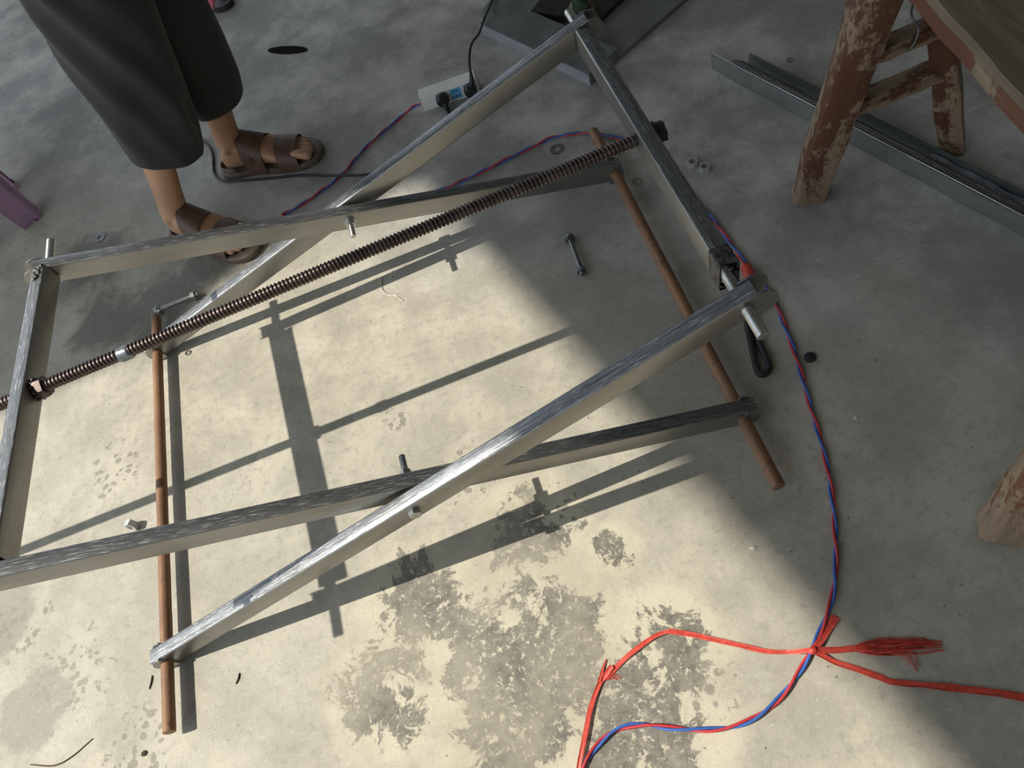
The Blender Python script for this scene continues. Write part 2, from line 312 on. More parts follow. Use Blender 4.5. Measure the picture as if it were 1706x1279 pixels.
def cross(k1, k2):
    P, u = AX[k1]; Q, w = AX[k2]; det = -u.x * w.z + w.x * u.z; dx, dz = Q.x - P.x, Q.z - P.z
    t = (-dx * w.z + w.x * dz) / det; return P + u * t
# crossbars
def crossbar(pa, pb, phi, y0, y1, label):
    pa, pb = V(pa), V(pb); d = (pa - pb).normalized(); up = V((-math.sin(phi), 0, math.cos(phi))); y = d.cross(up).normalized() * -1; z = d.cross(y) * -1
    z = d.cross(y); z = z if z.z > 0 else -z; y = z.cross(d)
    c = pb + d * ((0 - pb.y) / d.y)
    M = Matrix(((d.x, y.x, z.x, c.x), (d.y, y.y, z.y, c.y), (d.z, y.z, z.z, c.z), (0, 0, 0, 1)))
    g = G(); hollow(g, y0, y1, 0.0255, 0.0400); o = g.build('crossbar', MAT['steel'], frame, 40, M); o['label'] = label; return o, M
barR, MR = crossbar((1.0226, 0.3, 0.3279), (1.0129, -0.3, 0.3696), -0.0548, -0.288, 0.316, 'right crossbar joining the raised ends of the outer arms, scorched at its near end')
barL, ML = crossbar((-0.0031, 0.3, 0.3321), (-0.0067, -0.3, 0.3729), 0.0399, -0.285, 0.289, 'left crossbar joining the raised ends of the inner arms')
def weldblob(parent, pts, r):
    bm = bmesh.new(); bmesh.ops.create_icosphere(bm, subdivisions=2, radius=1)
    vs0 = [v.co.copy() for v in bm.verts]; fs = [tuple(v.index for v in f.verts) for f in bm.faces]; bm.free()
    g = G()
    for p in pts:
        s = r * random.uniform(0.6, 1.2); g.add([V(p) + q * s * (1 + 0.35 * mnoise.noise(q * 2 + V(p) * 90)) for q in vs0], fs)
    return g.build('weld_bead', MAT['weld'], parent, True)
def scorch(parent, x0, x1, amp):
    g = G(); pr_ = rrect(0.0262, 0.0408, 0.0032, 8); rings = []; n = 16
    for i in range(n + 1):
        x = x0 + (x1 - x0) * i / n; k = math.sin(math.pi * min(1, (n - i) / n * 1.6 + 0.05)) if i > n * 0.4 else 1.0
        rings.append([V((x + 0.004 * mnoise.noise(V((y * 200, z_ * 200, 3))) * (i / n), y, z_)) + V((0, y, z_)).normalized() * (amp * k * (0.5 + mnoise.noise(V((x * 170, y * 170, z_ * 170))) + 0.6 * mnoise.noise(V((x * 420, y * 420, z_ * 420))))) for y, z_ in pr_])
    g.loft(rings, False); return g.build('weld_scorch', MAT['weld'], parent, True)
scorch(barR, -0.290, -0.256, 0.0016)
weldblob(barR, [(-0.289, random.uniform(-0.011, 0.011), random.uniform(-0.016, 0.018)) for _ in range(12)], 0.0042)
weldblob(barL, [(0.284 + random.uniform(-0.028, 0.003), random.uniform(-0.010, 0.008), 0.0195) for _ in range(14)], 0.0040)
weldblob(barL, [(-0.282 + random.uniform(-0.003, 0.02), 0.0125, random.uniform(-0.012, 0.012)) for _ in range(10)], 0.0040)
# threaded studs the raised arm ends turn on
def thr_profile(g, L, r, pitch, depth, nx=8, na=20, M=None, taper=True):
    rows = int(L / pitch * nx) + 1; v = []
    for i in range(rows):
        x = i * pitch / nx
        for k in range(na):
            a = 2 * math.pi * k / na; ph = (x / pitch - k / na) % 1.0
            t = 0 if ph < 0.30 else (ph - 0.30) / 0.2 if ph < 0.5 else 1 if ph < 0.80 else (1 - ph) / 0.2
            rr = r - depth * (1 - t); v.append((rr * math.cos(a), rr * math.sin(a), x))
    f = [(i * na + k, i * na + (k + 1) % na, (i + 1) * na + (k + 1) % na, (i + 1) * na + k) for i in range(rows - 1) for k in range(na)]
    f += [tuple(range(na - 1, -1, -1)), tuple((rows - 1) * na + k for k in range(na))]
    return g.add(v, f, M)
def stud(pivot, ya, yb, label=None):
    p = V(pivot); g = G(); s = 1 if yb > ya else -1
    M = axisM((p.x, ya, p.z), (0, s, 0)); thr_profile(g, abs(yb - ya), 0.0078, 0.0018, 0.0007, 6, 18, M)
    o = g.build('stud', MAT['zinc'], frame, 50); return o
uB1 = AX['B1'][0] + AX['B1'][1] * LP; uA1 = AX['A1'][0] + AX['A1'][1] * LP; uA2 = AX['A2'][0] + AX['A2'][1] * LP; uB2 = AX['B2'][0] + AX['B2'][1] * (LP + 0.024)
stud(uB1, -0.270, -0.3885); stud(uA1, 0.300, 0.4000); stud(uA2, 0.270, 0.3800); stud(uB2, -0.265, -0.375)
# rusty axle bars through the lower ends
for (xa, ya, xb, yb, z, lab) in ((0.0, -0.4592, 0.0, 0.4227, 0.0239, 'left rusty axle bar lying in the sun'), (1.0146, -0.4402, 1.0273, 0.4302, 0.0271, 'right rusty axle bar lying in the shade')):
    g = G(); n = 28; a, b = V((xa, ya, z)), V((xb, yb, z)); d = (b - a).normalized()
    P = [a, a + d * 0.0008] + [a.lerp(b, i / 30) for i in range(1, 30)] + [b - d * 0.0008, b]
    g.tube(P, [0.0088] + [0.0102 + 0.00012 * math.sin(i * 2.3) for i in range(len(P) - 2)] + [0.0088], 20); o = g.build('axle_bar', MAT['rust'], frame, 50); o['label'] = lab
# the long lead screw
scr = G(); x0, x1 = -0.62, 1.004; SZ, SYY = 0.3475, 0.0145
thr_profile(scr, x1 - x0, 0.0102, 0.0064, 0.0022, 8, 22, axisM((x0, SYY, SZ), (1, 0, 0.002)))
screw = scr.build('lead_screw', MAT['thread'], frame, 35); screw['label'] = 'brown threaded screw rod'
g = G(); g.tube([(0.150 + i * 0.003, SYY, SZ) for i in range(9)], [0.0095, 0.0114, 0.0120, 0.0116, 0.0121, 0.0117, 0.0122, 0.0114, 0.0096], 16); o = g.build('weld_joint', MAT['darkbolt'], screw, True)
for v in o.data.vertices: v.co += V((0, 1, 1)) * 0.0012 * mnoise.noise(v.co * 400)
g = G(); g.ring(0.0175, 0.0098, 0, 0.016, 24, axisM((0.010, SYY, SZ), (1, 0, 0)), True); o = g.build('nut', MAT['thread'], screw)
weldblob(screw, [(0.009 + random.uniform(0, .004), SYY + 0.016 * math.cos(a), SZ + 0.016 * math.sin(a)) for a in [i * 0.5 for i in range(13)]], 0.0045)
g = G(); M = axisM((1.028, SYY, SZ), (1, 0, 0)); g.ring(0.0185, 0.0002, 0, 0.008, 24, M); g.ring(0.0160, 0.0002, 0.008, 0.021, 24, M, True); o = g.build('screw_head', MAT['black'], screw, 40); o['label'] = 'black hexagonal screw head'
# pivot bolts where the arms cross
def pivot_bolt(k1, k2, yhead, dirn, ynut, ytip, m):
    c = cross(k1, k2); g = G(); g.tube([(c.x, yhead, c.z), (c.x, ytip - dirn * 0.001, c.z), (c.x, ytip, c.z)], [0.005, 0.005, 0.0042], 14)
    b = g.build('pivot_bolt', m, frame, 50)
    M = axisM((c.x, yhead, c.z), (0, -dirn, 0)); g = G(); g.ring(0.0098, 0.0004, 0, 0.0066, 24, M, True); g.build('bolt_head', MAT['zinc'], b)
    M = axisM((c.x, ynut, c.z), (0, dirn, 0)); g = G(); g.ring(0.0112, 0.005, 0, 0.0018, 24, M); g.ring(0.0090, 0.005, 0.0018, 0.0040, 20, M); g.build('washer', m, b)
    g = G(); g.ring(0.0097, 0.005, 0.0040, 0.0122, 24, M, True); g.build('nut', m, b)
pivot_bolt('A1', 'A2', YO + WD / 2, -1, YI - WD / 2, 0.2490, MAT['zinc'])
pivot_bolt('B1', 'B2', -YO - WD / 2, 1, -YI + WD / 2, -0.2508, MAT['darkbolt'])

# ------------------------------------------------------------------ loose bolts, nuts, washers
def loose_bolt(a, b, r, mat, label, headlen=0.007, group=None):
    a, b = V(a), V(b); d = (b - a).normalized(); L = (b - a).length
    t = thing('loose_bolt', label, 'bolt', (a.x, a.y, 0)); M = axisM((0, 0, a.z), d)
    g = G(); thr_profile(g, L, r, 0.0016, 0.0005, 5, 16, M); g.build('shank', mat, t, 50)
    g = G(); g.ring(r * 1.95, 0.0002, -headlen, 0, 24, M, True); g.build('bolt_head', mat, t)
    g = G(); g.ring(r * 2.15, r, 0.0005, 0.0022, 24, M); g.ring(r * 1.75, r, 0.003, 0.0055, 20, M); g.build('washer', mat, t)
    g = G(); g.ring(r * 1.95, r, L - 0.016, L - 0.0075, 24, M, True); g.build('nut', mat, t)
    return t
loose_bolt((0.8895, 0.190, 0.0107), (0.8832, 0.093, 0.0107), 0.0050, MAT['darkbolt'], 'grey bolt with nut and washers lying alone on shaded concrete')
loose_bolt((-0.004, 0.4560, 0.0107), (0.095, 0.4555, 0.0107), 0.0050, MAT['zinc'], 'shiny zinc bolt with washers at the far tip of the sunlit rusty bar')
def nut(x, y, z, label, ro=0.0098, ri=0.0052, h=0.0088, tilt=None, mat='bzinc', rz=0.3):
    g = G(); g.ring(ro, ri, 0, h, 24, None, True)
    o = g.build('hex_nut', MAT[mat]); o.location = (x, y, z); o.rotation_euler = tilt or (0, 0, rz); return tag(o, label, 'nut')
nut(1.1745, 0.2585, 0.0, 'zinc hex nut on shaded concrete, the farther of the touching pair', 0.0118, 0.0068, 0.0105, rz=0.9)
nut(1.1900, 0.2345, 0.0, 'zinc hex nut on shaded concrete, the nearer of the touching pair', 0.0118, 0.0068, 0.0105, rz=0.35)
nut(-0.0700, -0.052, 0.0105, 'shiny nut standing on edge in the sun beside the rusty bar', 0.0122, 0.0080, 0.0120, (math.radians(82), 0.2, math.radians(-28)))
def washer(x, y, label, ro, ri, h=0.0016, mat='darkbolt', cat='washer', name='flat_washer'):
    g = G(); g.ring(ro, ri, 0, h, 32); o = g.build(name, MAT[mat], None, 40); o.location = (x, y, 0.0002); return tag(o, label, cat)
washer(0.9460, 0.4520, 'dark flat washer on shaded concrete left of the far rusty bar end', 0.0155, 0.0078)
washer(1.0615, 0.2720, 'thin steel ring washer on shaded concrete beside the rusty bar', 0.0108, 0.0078, 0.0020, 'zinc')
washer(-0.1620, 0.7910, 'small grey washer on the floor behind the far left arm end', 0.0145, 0.0070)
washer(1.4640, 0.4300, 'tiny grey washer on the floor beyond the steel channel', 0.0070, 0.0034, 0.0016, 'zinc')
washer(0.0560, 0.3085, 'small pale washer half in shadow near the low end of the far arm', 0.0068, 0.0040, 0.0018, 'zinc')
g = G(); g.tube([(0, 0, 0), (0, 0, 0.003), (0, 0, 0.0042)], [0.0098, 0.0098, 0.008], 24); o = g.build('rubber_disc', MAT['black'], None, 40); o.location = (1.166, -0.2425, 0.0); tag(o, 'small round black rubber disc beside the twisted wire', 'disc')

# ------------------------------------------------------------------ twisted red and blue wire
def twisted(name, label, path, r=0.0021, pitch=0.105, z=0.0042):
    t = thing(name, label, 'wire', (0, 0, 0)); P = resample(crom([(x, y, (p[0] if p else z)) for x, y, *p in path], 10), 0.004)
    for s, (nm, mt) in enumerate((('red_strand', 'red'), ('blue_strand', 'bluew'))):
        Q = []; d = 0
        for i, p in enumerate(P):
            tt = (P[min(i + 1, len(P) - 1)] - P[max(i - 1, 0)]).normalized(); sd = tt.cross(V((0, 0, 1))).normalized(); up = sd.cross(tt)
            a = 2 * math.pi * i * 0.004 / pitch + s * math.pi; Q.append(p + sd * math.cos(a) * r * 1.02 + up * math.sin(a) * r * 0.95)
        g = G(); g.tube(Q, r, 8); g.build(nm, MAT[mt], t, True)
    return t
wire = [(0.7000, 0.757, 0.018), (0.685, 0.770, 0.010), (0.65, 0.762), (0.59, 0.733), (0.528, 0.695), (0.474, 0.65), (0.408, 0.62), (0.352, 0.603), (0.314, 0.596), (0.355, 0.567), (0.44, 0.538), (0.524, 0.514), (0.633, 0.479), (0.695, 0.47), (0.738, 0.471), (0.789, 0.475), (0.847, 0.481), (0.905, 0.485), (0.948, 0.488), (0.985, 0.475),
        (1.012, 0.462), (1.052, 0.428), (1.085, 0.389), (1.111, 0.337), (1.127, 0.263), (1.138, 0.183), (1.149, 0.111), (1.152, 0.076), (1.155, 0.025), (1.157, -0.018), (1.162, -0.060), (1.166, -0.095), (1.165, -0.122), (1.156, -0.179), (1.145, -0.238), (1.129, -0.305), (1.114, -0.369), (1.098, -0.429), (1.078, -0.484), (1.055, -0.535), (1.034, -0.575),
        (1.009, -0.611), (0.973, -0.646), (0.937, -0.675), (0.899, -0.699), (0.862, -0.714), (0.821, -0.719), (0.782, -0.712), (0.737, -0.695), (0.700, -0.678), (0.666, -0.673), (0.637, -0.681), (0.603, -0.703), (0.57, -0.74), (0.53, -0.80)]
twisted('twisted_wire', 'long red and blue twisted wire winding over the floor from the socket strip', wire)

# ------------------------------------------------------------------ black cord loop bound with red tape
t = thing('looped_cord', 'short black cord folded in a loop and bound with red tape', 'cord', (1.10, -0.13, 0))
lp = [(0.052, 0.070), (0.030, 0.040), (0.008, 0.000), (-0.007, -0.050), (-0.0205, -0.100), (-0.0175, -0.1115), (-0.006, -0.1100), (0.001, -0.096), (0.006, -0.050), (0.016, -0.005), (0.034, 0.036), (0.056, 0.066)]
g = G(); g.tube(resample(crom([(x, y, 0.0062) for x, y in lp], 10), 0.003), 0.0056, 12); g.build('cord', MAT['black'], t, True)
g = G(); g.tube(resample(crom([(0.006, 0.008, 0.0075), (0.024, 0.034, 0.008), (0.040, 0.055, 0.008), (0.051, 0.082, 0.0085), (0.054, 0.103, 0.0085)], 8), 0.004), 0.0100, 14, True, V((0, 0, 1)), 0.8); g.build('red_tape', MAT['rope'], t, 40)

# ------------------------------------------------------------------ red plastic rope
rope = thing('plastic_rope', 'red plastic packing rope knotted across the twisted wire with a frayed tail', 'rope', (0.953, -0.665, 0))
O = V((0.953, -0.665, 0))
def ribbon(g, path, w, th=0.0008, roll=0.0, wob=0.15, seed=0):
    P = resample(crom([V(p) - O for p in path], 8), 0.004); m = len(P); v = []
    for i, p in enumerate(P):
        tt = (P[min(i + 1, m - 1)] - P[max(i - 1, 0)]).normalized(); sd = tt.cross(V((0, 0, 1))).normalized(); up = sd.cross(tt)
        ww = (w[0] + (w[1] - w[0]) * i / (m - 1)) if isinstance(w, tuple) else w
        ww *= 1 + wob * mnoise.noise(V((i * 0.13, seed, 0))); a = roll + 0.5 * mnoise.noise(V((i * 0.07, seed, 5)))
        for k, c in ((-1, 0), (-0.33, 1), (0.33, 0.2), (1, 0.8)):
            q = sd * (k * ww / 2 * math.cos(a)) + up * (abs(k * ww / 2 * math.sin(a)) + c * ww * 0.12 + th); v.append(p + q + V((0, 0, 0)))
        for k, c in ((1, 0.8), (0.33, 0.2), (-0.33, 1), (-1, 0)):
            q = sd * (k * ww / 2 * math.cos(a)) + up * (abs(k * ww / 2 * math.sin(a)) + c * ww * 0.12); v.append(p + q)
    n = 8; f = [(i * n + k, i * n + (k + 1) % n, (i + 1) * n + (k + 1) % n, (i + 1) * n + k) for i in range(m - 1) for k in range(n)] + [tuple(range(n - 1, -1, -1)), tuple((m - 1) * n + k for k in range(n))]
    g.add(v, f); return g
z = 0.0012
def strip(path, w, seed, zz=z, roll=0.2): g = G(); ribbon(g, [(x, y, p[0] if p else zz) for x, y, *p in path], w, 0.0008, roll, 0.2, seed); return g.build('strip', MAT['rope'], rope, 40)
strip([(0.953, -0.664, 0.0105), (0.936, -0.660, 0.006), (0.921, -0.654), (0.896, -0.644), (0.865, -0.624), (0.837, -0.606), (0.809, -0.588), (0.782, -0.574, 0.004)], (0.006, 0.0075), 1)
strip([(0.782, -0.574, 0.004), (0.759, -0.574, 0.003), (0.718, -0.585, 0.003), (0.690, -0.596), (0.674, -0.603)], (0.0055, 0.008), 2)
strip([(0.688, -0.592, 0.004), (0.672, -0.602), (0.661, -0.610), (0.640, -0.635, 0.004), (0.619, -0.669, 0.005), (0.599, -0.702, 0.004), (0.575, -0.75), (0.54, -0.81)], (0.0075, 0.0055), 3)
strip([(0.683, -0.580, 0.001), (0.676, -0.588, 0.002), (0.663, -0.606, 0.003)], (0.0015, 0.006), 33)
strip([(0.953, -0.664, 0.0105), (0.965, -0.6585, 0.006), (0.980, -0.6490), (1.0035, -0.6330)], (0.008, 0.0125), 4, roll=0.05)
strip([(0.953, -0.665, 0.0105), (0.970, -0.670, 0.005), (0.988, -0.675), (1.008, -0.680)], (0.008, 0.009), 5)
strip([(0.953, -0.666, 0.0105), (0.963, -0.676, 0.006), (0.975, -0.688), (0.998, -0.706), (1.020, -0.725), (1.031, -0.734), (1.076, -0.755), (1.126, -0.779), (1.164, -0.800), (1.24, -0.85)], (0.0075, 0.0105), 6)
g = G(); g.tube([(-0.006, -0.001, 0.0095), (-0.002, 0, 0.0105), (0.002, 0, 0.0105), (0.006, 0.001, 0.0088)], [0.003, 0.005, 0.005, 0.003], 10); g.build('knot', MAT['rope'], rope, True)
g = G()
for i in range(46):
    u = random.uniform(-1, 1); e = random.uniform(0.55, 1.15); b = V((1.005, -0.6795, z)); d = V((0.093, -0.027, 0)); s = V((0.28, 0.96, 0))
    P = [b + s * u * 0.003, b + d * 0.3 * e + s * (u * 0.009 + random.uniform(-.001, .001)) + V((0, 0, random.uniform(0, .005))), b + d * 0.7 * e + s * (u * 0.0105 + random.uniform(-.003, .003)) + V((0, 0, random.uniform(0, .005))), b + d * e + s * (u * 0.006 + random.uniform(-.003, .003))]
    g.tube([q - O for q in crom(P, 4)], random.uniform(0.0003, 0.0009), 4)
for i in range(6):
    b = V((1.020 + random.uniform(0, .02), -0.686, z)); P = [b, b + V((0.018, -0.006, 0.003)), b + V((0.030, -0.022, 0.002)), b + V((0.036 + random.uniform(-.004, .004), -0.040 + random.uniform(-.006, .006), 0))]
    g.tube([q - O for q in crom(P, 4)], 0.0005, 4)
for i in range(7):
    b = V((0.668, -0.606, z)); P = [b, b + V((0.012, 0.001 + random.uniform(-.004, .004), 0.002)), b + V((0.024 + random.uniform(-.004, .003), 0.0 + random.uniform(-.006, .003), 0))]; g.tube([q - O for q in crom(P, 3)], 0.0004, 4)
fr = g.build('frayed_fibres', MAT['rope'], rope); fr['kind'] = 'stuff'

# ------------------------------------------------------------------ socket strip with two plugs
PA, PB = V((0.7045, 0.748, 0)), V((0.8470, 0.7325, 0)); ang = math.atan2(PB.y - PA.y, PB.x - PA.x); PL = (PB - PA).length
ps = thing('power_strip', 'white three-socket extension strip with blue sockets lying on the floor', 'power strip', PA, ang)
HH = 0.043
g = G(); P = [(0, 0), (0.034, 0), (0.034, 0.036), (0.030, HH), (0.004, HH), (0, HH - 0.004)]
Mx = Matrix(((0, 0, 1, 0), (1, 0, 0, 0), (0, 1, 0, 0), (0, 0, 0, 1))); g.prism(P, 0.002, PL - 0.002, Mx); body = g.build('body', MAT['white'], ps)
md = body.modifiers.new('bevel', 'BEVEL'); md.width = 0.0015; md.segments = 2
g = G(); g.box(0.030, PL - 0.006, -0.0012, 0.0005, 0.004, HH - 0.0045); g.build('cover_plate', MAT['white'], ps)
for i in range(3):
    cx = 0.052 + i * 0.034
    g = G(); g.box(cx - 0.0135, cx + 0.0135, -0.0022, -0.0008, 0.007, HH - 0.008); so = g.build('socket', MAT['blue'], ps)
    for sx_, sz_, rot in ((-0.004, 0.029, 0.6), (0.004, 0.029, -0.6), (-0.0065, 0.015, 0), (0, 0.014, 0), (0.0065, 0.015, 0)):
        g = G(); g.box(-0.0011, 0.0011, -0.0004, 0.0004, -0.0032, 0.0032); g.build('slot', MAT['slot'], so, False, Matrix.Translation((cx + sx_, -0.0024, sz_)) @ Matrix.Rotation(rot, 4, 'Y'))
g = G(); g.tube([(PL + 0.002, 0.017 + 0.0075 * math.cos(a), 0.018 + 0.0075 * math.sin(a)) for a in [i * math.pi / 8 for i in range(17)]], 0.0013, 6); g.build('hanging_ring', MAT['zinc'], ps, True)
def plug(label, cx, cz, path, tilt, cat='plug'):
    Ml = ps.matrix_basis if False else Matrix.Translation(PA) @ Matrix.Rotation(ang, 4, 'Z')
    c = Ml @ V((cx, -0.0022, cz)); t = thing('plug_cable', label, 'cable', (c.x, c.y, 0)); c = c - V((c.x, c.y, 0))
    d = Matrix.Rotation(ang, 3, 'Z') @ V((0, -1, 0)); n = 18
    g = G(); g.tube([c + d * 0.0002, c + d * 0.003, c + d * 0.016, c + d * 0.022], [0.0140, 0.0155, 0.0150, 0.0115], 18); g.build('plug', MAT['black'], t, 50)
    P = [c + d * 0.013] + [V(p) - t.location for p in path]; Q = resample(crom(P, 8), 0.006)
    g = G(); g.tube(Q, [0.0058 if i < 5 else max(0.0030, 0.0058 - (i - 4) * 0.0007) for i in range(len(Q))], 10); g.build('cord', MAT['black'], t, True)
    return t
plug('black plug in the left socket with a black cable running off past the person', 0.052, 0.0235, [(0.757, 0.708, 0.008), (0.752, 0.680, 0.004), (0.722, 0.641, 0.004), (0.647, 0.605, 0.004), (0.590, 0.600, 0.004), (0.528, 0.616, 0.0035), (0.458, 0.648, 0.009), (0.374, 0.706, 0.0035), (0.300, 0.740, 0.0035), (0.222, 0.778, 0.0035), (0.180, 0.803, 0.0035), (0.157, 0.848, 0.0035), (0.150, 0.960, 0.0035), (0.06, 1.10, 0.0035), (-0.2, 1.4, 0.0035)], 0)
plug('black plug in the right socket with a thin black cable rising to the top', 0.121, 0.0235, [(0.835, 0.724, 0.050), (0.841, 0.738, 0.072), (0.852, 0.765, 0.085), (0.868, 0.80, 0.085), (0.893, 0.86, 0.06), (0.925, 0.94, 0.042), (0.965, 1.035, 0.018), (1.02, 1.15, 0.015), (1.1, 1.32, 0.0035)], 0)

# ------------------------------------------------------------------ person
per = thing('person', 'person in wide dark cropped trousers and brown sandals standing behind the frame', 'person', (0.2, 0.75, 0))
PO = V((0.2, 0.75, 0))
bodyG = G()
def footframe(heel, toe):
    f = V((toe[0] - heel[0], toe[1] - heel[1], 0)).normalized(); l = V((-f.y, f.x, 0)); h = V((heel[0], heel[1], 0))
    return lambda x, y, z: h + f * x + l * y + V((0, 0, z)) - PO
def make_foot(heel, toe, side, shin):
    F = footframe(heel, toe); z0 = 0.016
    sec = [(0.012, 0.016, 0.040, 0), (0.022, 0.026, 0.056, 0), (0.045, 0.031, 0.078, 0), (0.075, 0.032, 0.080, 0.001), (0.105, 0.035, 0.066, 0.002), (0.135, 0.040, 0.050, 0.002), (0.165, 0.043, 0.037, 0.000), (0.190, 0.043, 0.029, -0.002), (0.203, 0.038, 0.022, -0.003)]
    rings = []
    for x, hw, hz, cy in sec:
        r = []
        for k in range(20):
            a = 2 * math.pi * k / 20; c, s = math.cos(a), math.sin(a)
            zz = z0 + (hz - 0) * (0.5 + 0.5 * s) ** (0.8 if s > 0 else 1.0); r.append(F(x, cy + hw * math.copysign(abs(c) ** 0.75, c), zz))
        rings.append(r)
    bodyG.loft(rings)
    toes = [(0.030, 0.246, 0.0125), (0.011, 0.247, 0.0088), (-0.005, 0.241, 0.0083), (-0.020, 0.232, 0.0080), (-0.033, 0.219, 0.0078)]
    nails = []
    for i, (ty, tx, r) in enumerate(toes):
        ty *= side; b = 0.178 - 0.006 * i
        P = [F(b, ty * 0.9, z0 + r + 0.006), F((b + tx) / 2 + 0.004, ty, z0 + r + 0.007), F(tx - r * 1.1, ty, z0 + r + 0.001), F(tx - r * 0.35, ty, z0 + r * 0.92), F(tx, ty, z0 + r * 0.85)]
        bodyG.tube(P, [r * 0.95, r * 0.92, r, r * 0.85, r * 0.3], 10)
        ng = G(); nails.append(ng); ng.tube([F(tx - r * 1.35, ty, z0 + r * 1.86), F(tx - r * 0.8, ty, z0 + r * 1.80), F(tx - r * 0.35, ty, z0 + r * 1.5)], [r * 0.55, r * 0.6, r * 0.5], 8, True, V((0, 0, 1)), 0.25)
    ank = F(0.052, 0, 0.085); S1 = V(shin) - PO
    P = [F(0.046, 0, 0.035), F(0.050, 0, 0.065), ank, ank.lerp(S1, 0.22), ank.lerp(S1, 0.45), ank.lerp(S1, 0.75), S1]
    bodyG.tube(P, [0.024, 0.029, 0.0315, 0.031, 0.033, 0.038, 0.042], 20)
    for s_ in (-1, 1): bodyG.tube([F(0.049, s_ * 0.020, 0.078), F(0.050, s_ * 0.030, 0.082), F(0.051, s_ * 0.0345, 0.083)], [0.012, 0.011, 0.004], 12)
    return F, nails
knR, knL = V((0.205, 0.712, 0.47)), V((0.335, 0.812, 0.47))
FR, nR = make_foot((0.055, 0.690), (0.246, 0.518), 1, (0.166, 0.696, 0.300))
FL, nL = make_foot((0.196, 0.836), (0.436, 0.755), -1, (0.300, 0.822, 0.300))
for a, k, hip in (((0.166, 0.696, 0.300), knR, (0.30, 0.715, 0.86)), ((0.300, 0.822, 0.300), knL, (0.33, 0.835, 0.86))):
    a, hip = V(a), V(hip); bodyG.tube([p - PO for p in (a, a.lerp(k, 0.5), k, k.lerp(hip, 0.4), k.lerp(hip, 0.8), hip)], [0.042, 0.047, 0.050, 0.060, 0.072, 0.078], 20)
tors = [(0.315, 0.775, 0.82, 0.10, 0.155), (0.31, 0.775, 0.95, 0.095, 0.145), (0.32, 0.775, 1.08, 0.095, 0.140), (0.345, 0.775, 1.22, 0.105, 0.165), (0.37, 0.775, 1.33, 0.085, 0.170), (0.385, 0.775, 1.385, 0.05, 0.10), (0.395, 0.775, 1.42, 0.045, 0.048), (0.41, 0.775, 1.47, 0.045, 0.046)]
def ell(cx, cy, cz, rx, ry, n=28, fold=0.0, seed=0, tilt=0.0):
    r = []
    for k in range(n):
        a = 2 * math.pi * k / n; q = 1 + fold * mnoise.noise(V((math.cos(a) * 1.8, math.sin(a) * 1.8, cz * 4 + seed)))
        r.append(V((cx + rx * q * math.cos(a), cy + ry * q * math.sin(a), cz + tilt * math.cos(a))) - PO)
    return r
bodyG.loft([ell(*t_) for t_ in tors])
bodyG.tube([V(p) - PO for p in ((0.425, 0.775, 1.44), (0.43, 0.775, 1.48), (0.43, 0.775, 1.54), (0.425, 0.775, 1.60), (0.42, 0.775, 1.64))], [0.055, 0.078, 0.088, 0.075, 0.03], 20)
bodyG.tube([V(p) - PO for p in ((0.515, 0.775, 1.53), (0.53, 0.775, 1.515), (0.512, 0.775, 1.505))], [0.006, 0.011, 0.008], 8)
for s_ in (-1, 1):
    bodyG.tube([V(p) - PO for p in ((0.37, 0.775 + s_ * 0.15, 1.32), (0.40, 0.775 + s_ * 0.20, 1.15), (0.43, 0.775 + s_ * 0.21, 1.04), (0.50, 0.775 + s_ * 0.20, 0.93), (0.545, 0.775 + s_ * 0.185, 0.86))], [0.050, 0.042, 0.037, 0.030, 0.024], 14)
    hb = V((0.55, 0.775 + s_ * 0.185, 0.85)) - PO
    bodyG.tube([hb + V((-0.005, 0, 0.015)), hb + V((0.015, 0, -0.03)), hb + V((0.030, 0, -0.065))], [0.024, 0.036, 0.034], 12, True, V((1, 0, 0)), 0.5)
    for j in range(4):
        o_ = (j - 1.5) * 0.016; bodyG.tube([hb + V((0.028, o_, -0.06)), hb + V((0.040, o_, -0.092)), hb + V((0.034, o_, -0.118 + abs(j - 1.4) * 0.006)), hb + V((0.028, o_, -0.132 + abs(j - 1.4) * 0.008))], [0.0085, 0.0082, 0.0075, 0.005], 8)
    bodyG.tube([hb + V((0.012, -s_ * 0.028, -0.02)), hb + V((0.030, -s_ * 0.044, -0.048)), hb + V((0.042, -s_ * 0.045, -0.072))], [0.010, 0.0095, 0.006], 8)
MAT['matt'].node_tree.nodes['Principled BSDF'].inputs['Specular IOR Level'].default_value = 0.05
bo = bodyG.build('body', MAT['skin'], per, True)
md = bo.modifiers.new('remesh', 'REMESH'); md.mode = 'VOXEL'; md.voxel_size = 0.0032; md.use_smooth_shade = True
md = bo.modifiers.new('smooth', 'SMOOTH'); md.factor = 0.5; md.iterations = 4
bo['label'] = 'bare ankles and feet'
for ng in nR + nL: ng.build('toenail', MAT['nail'], bo, True)
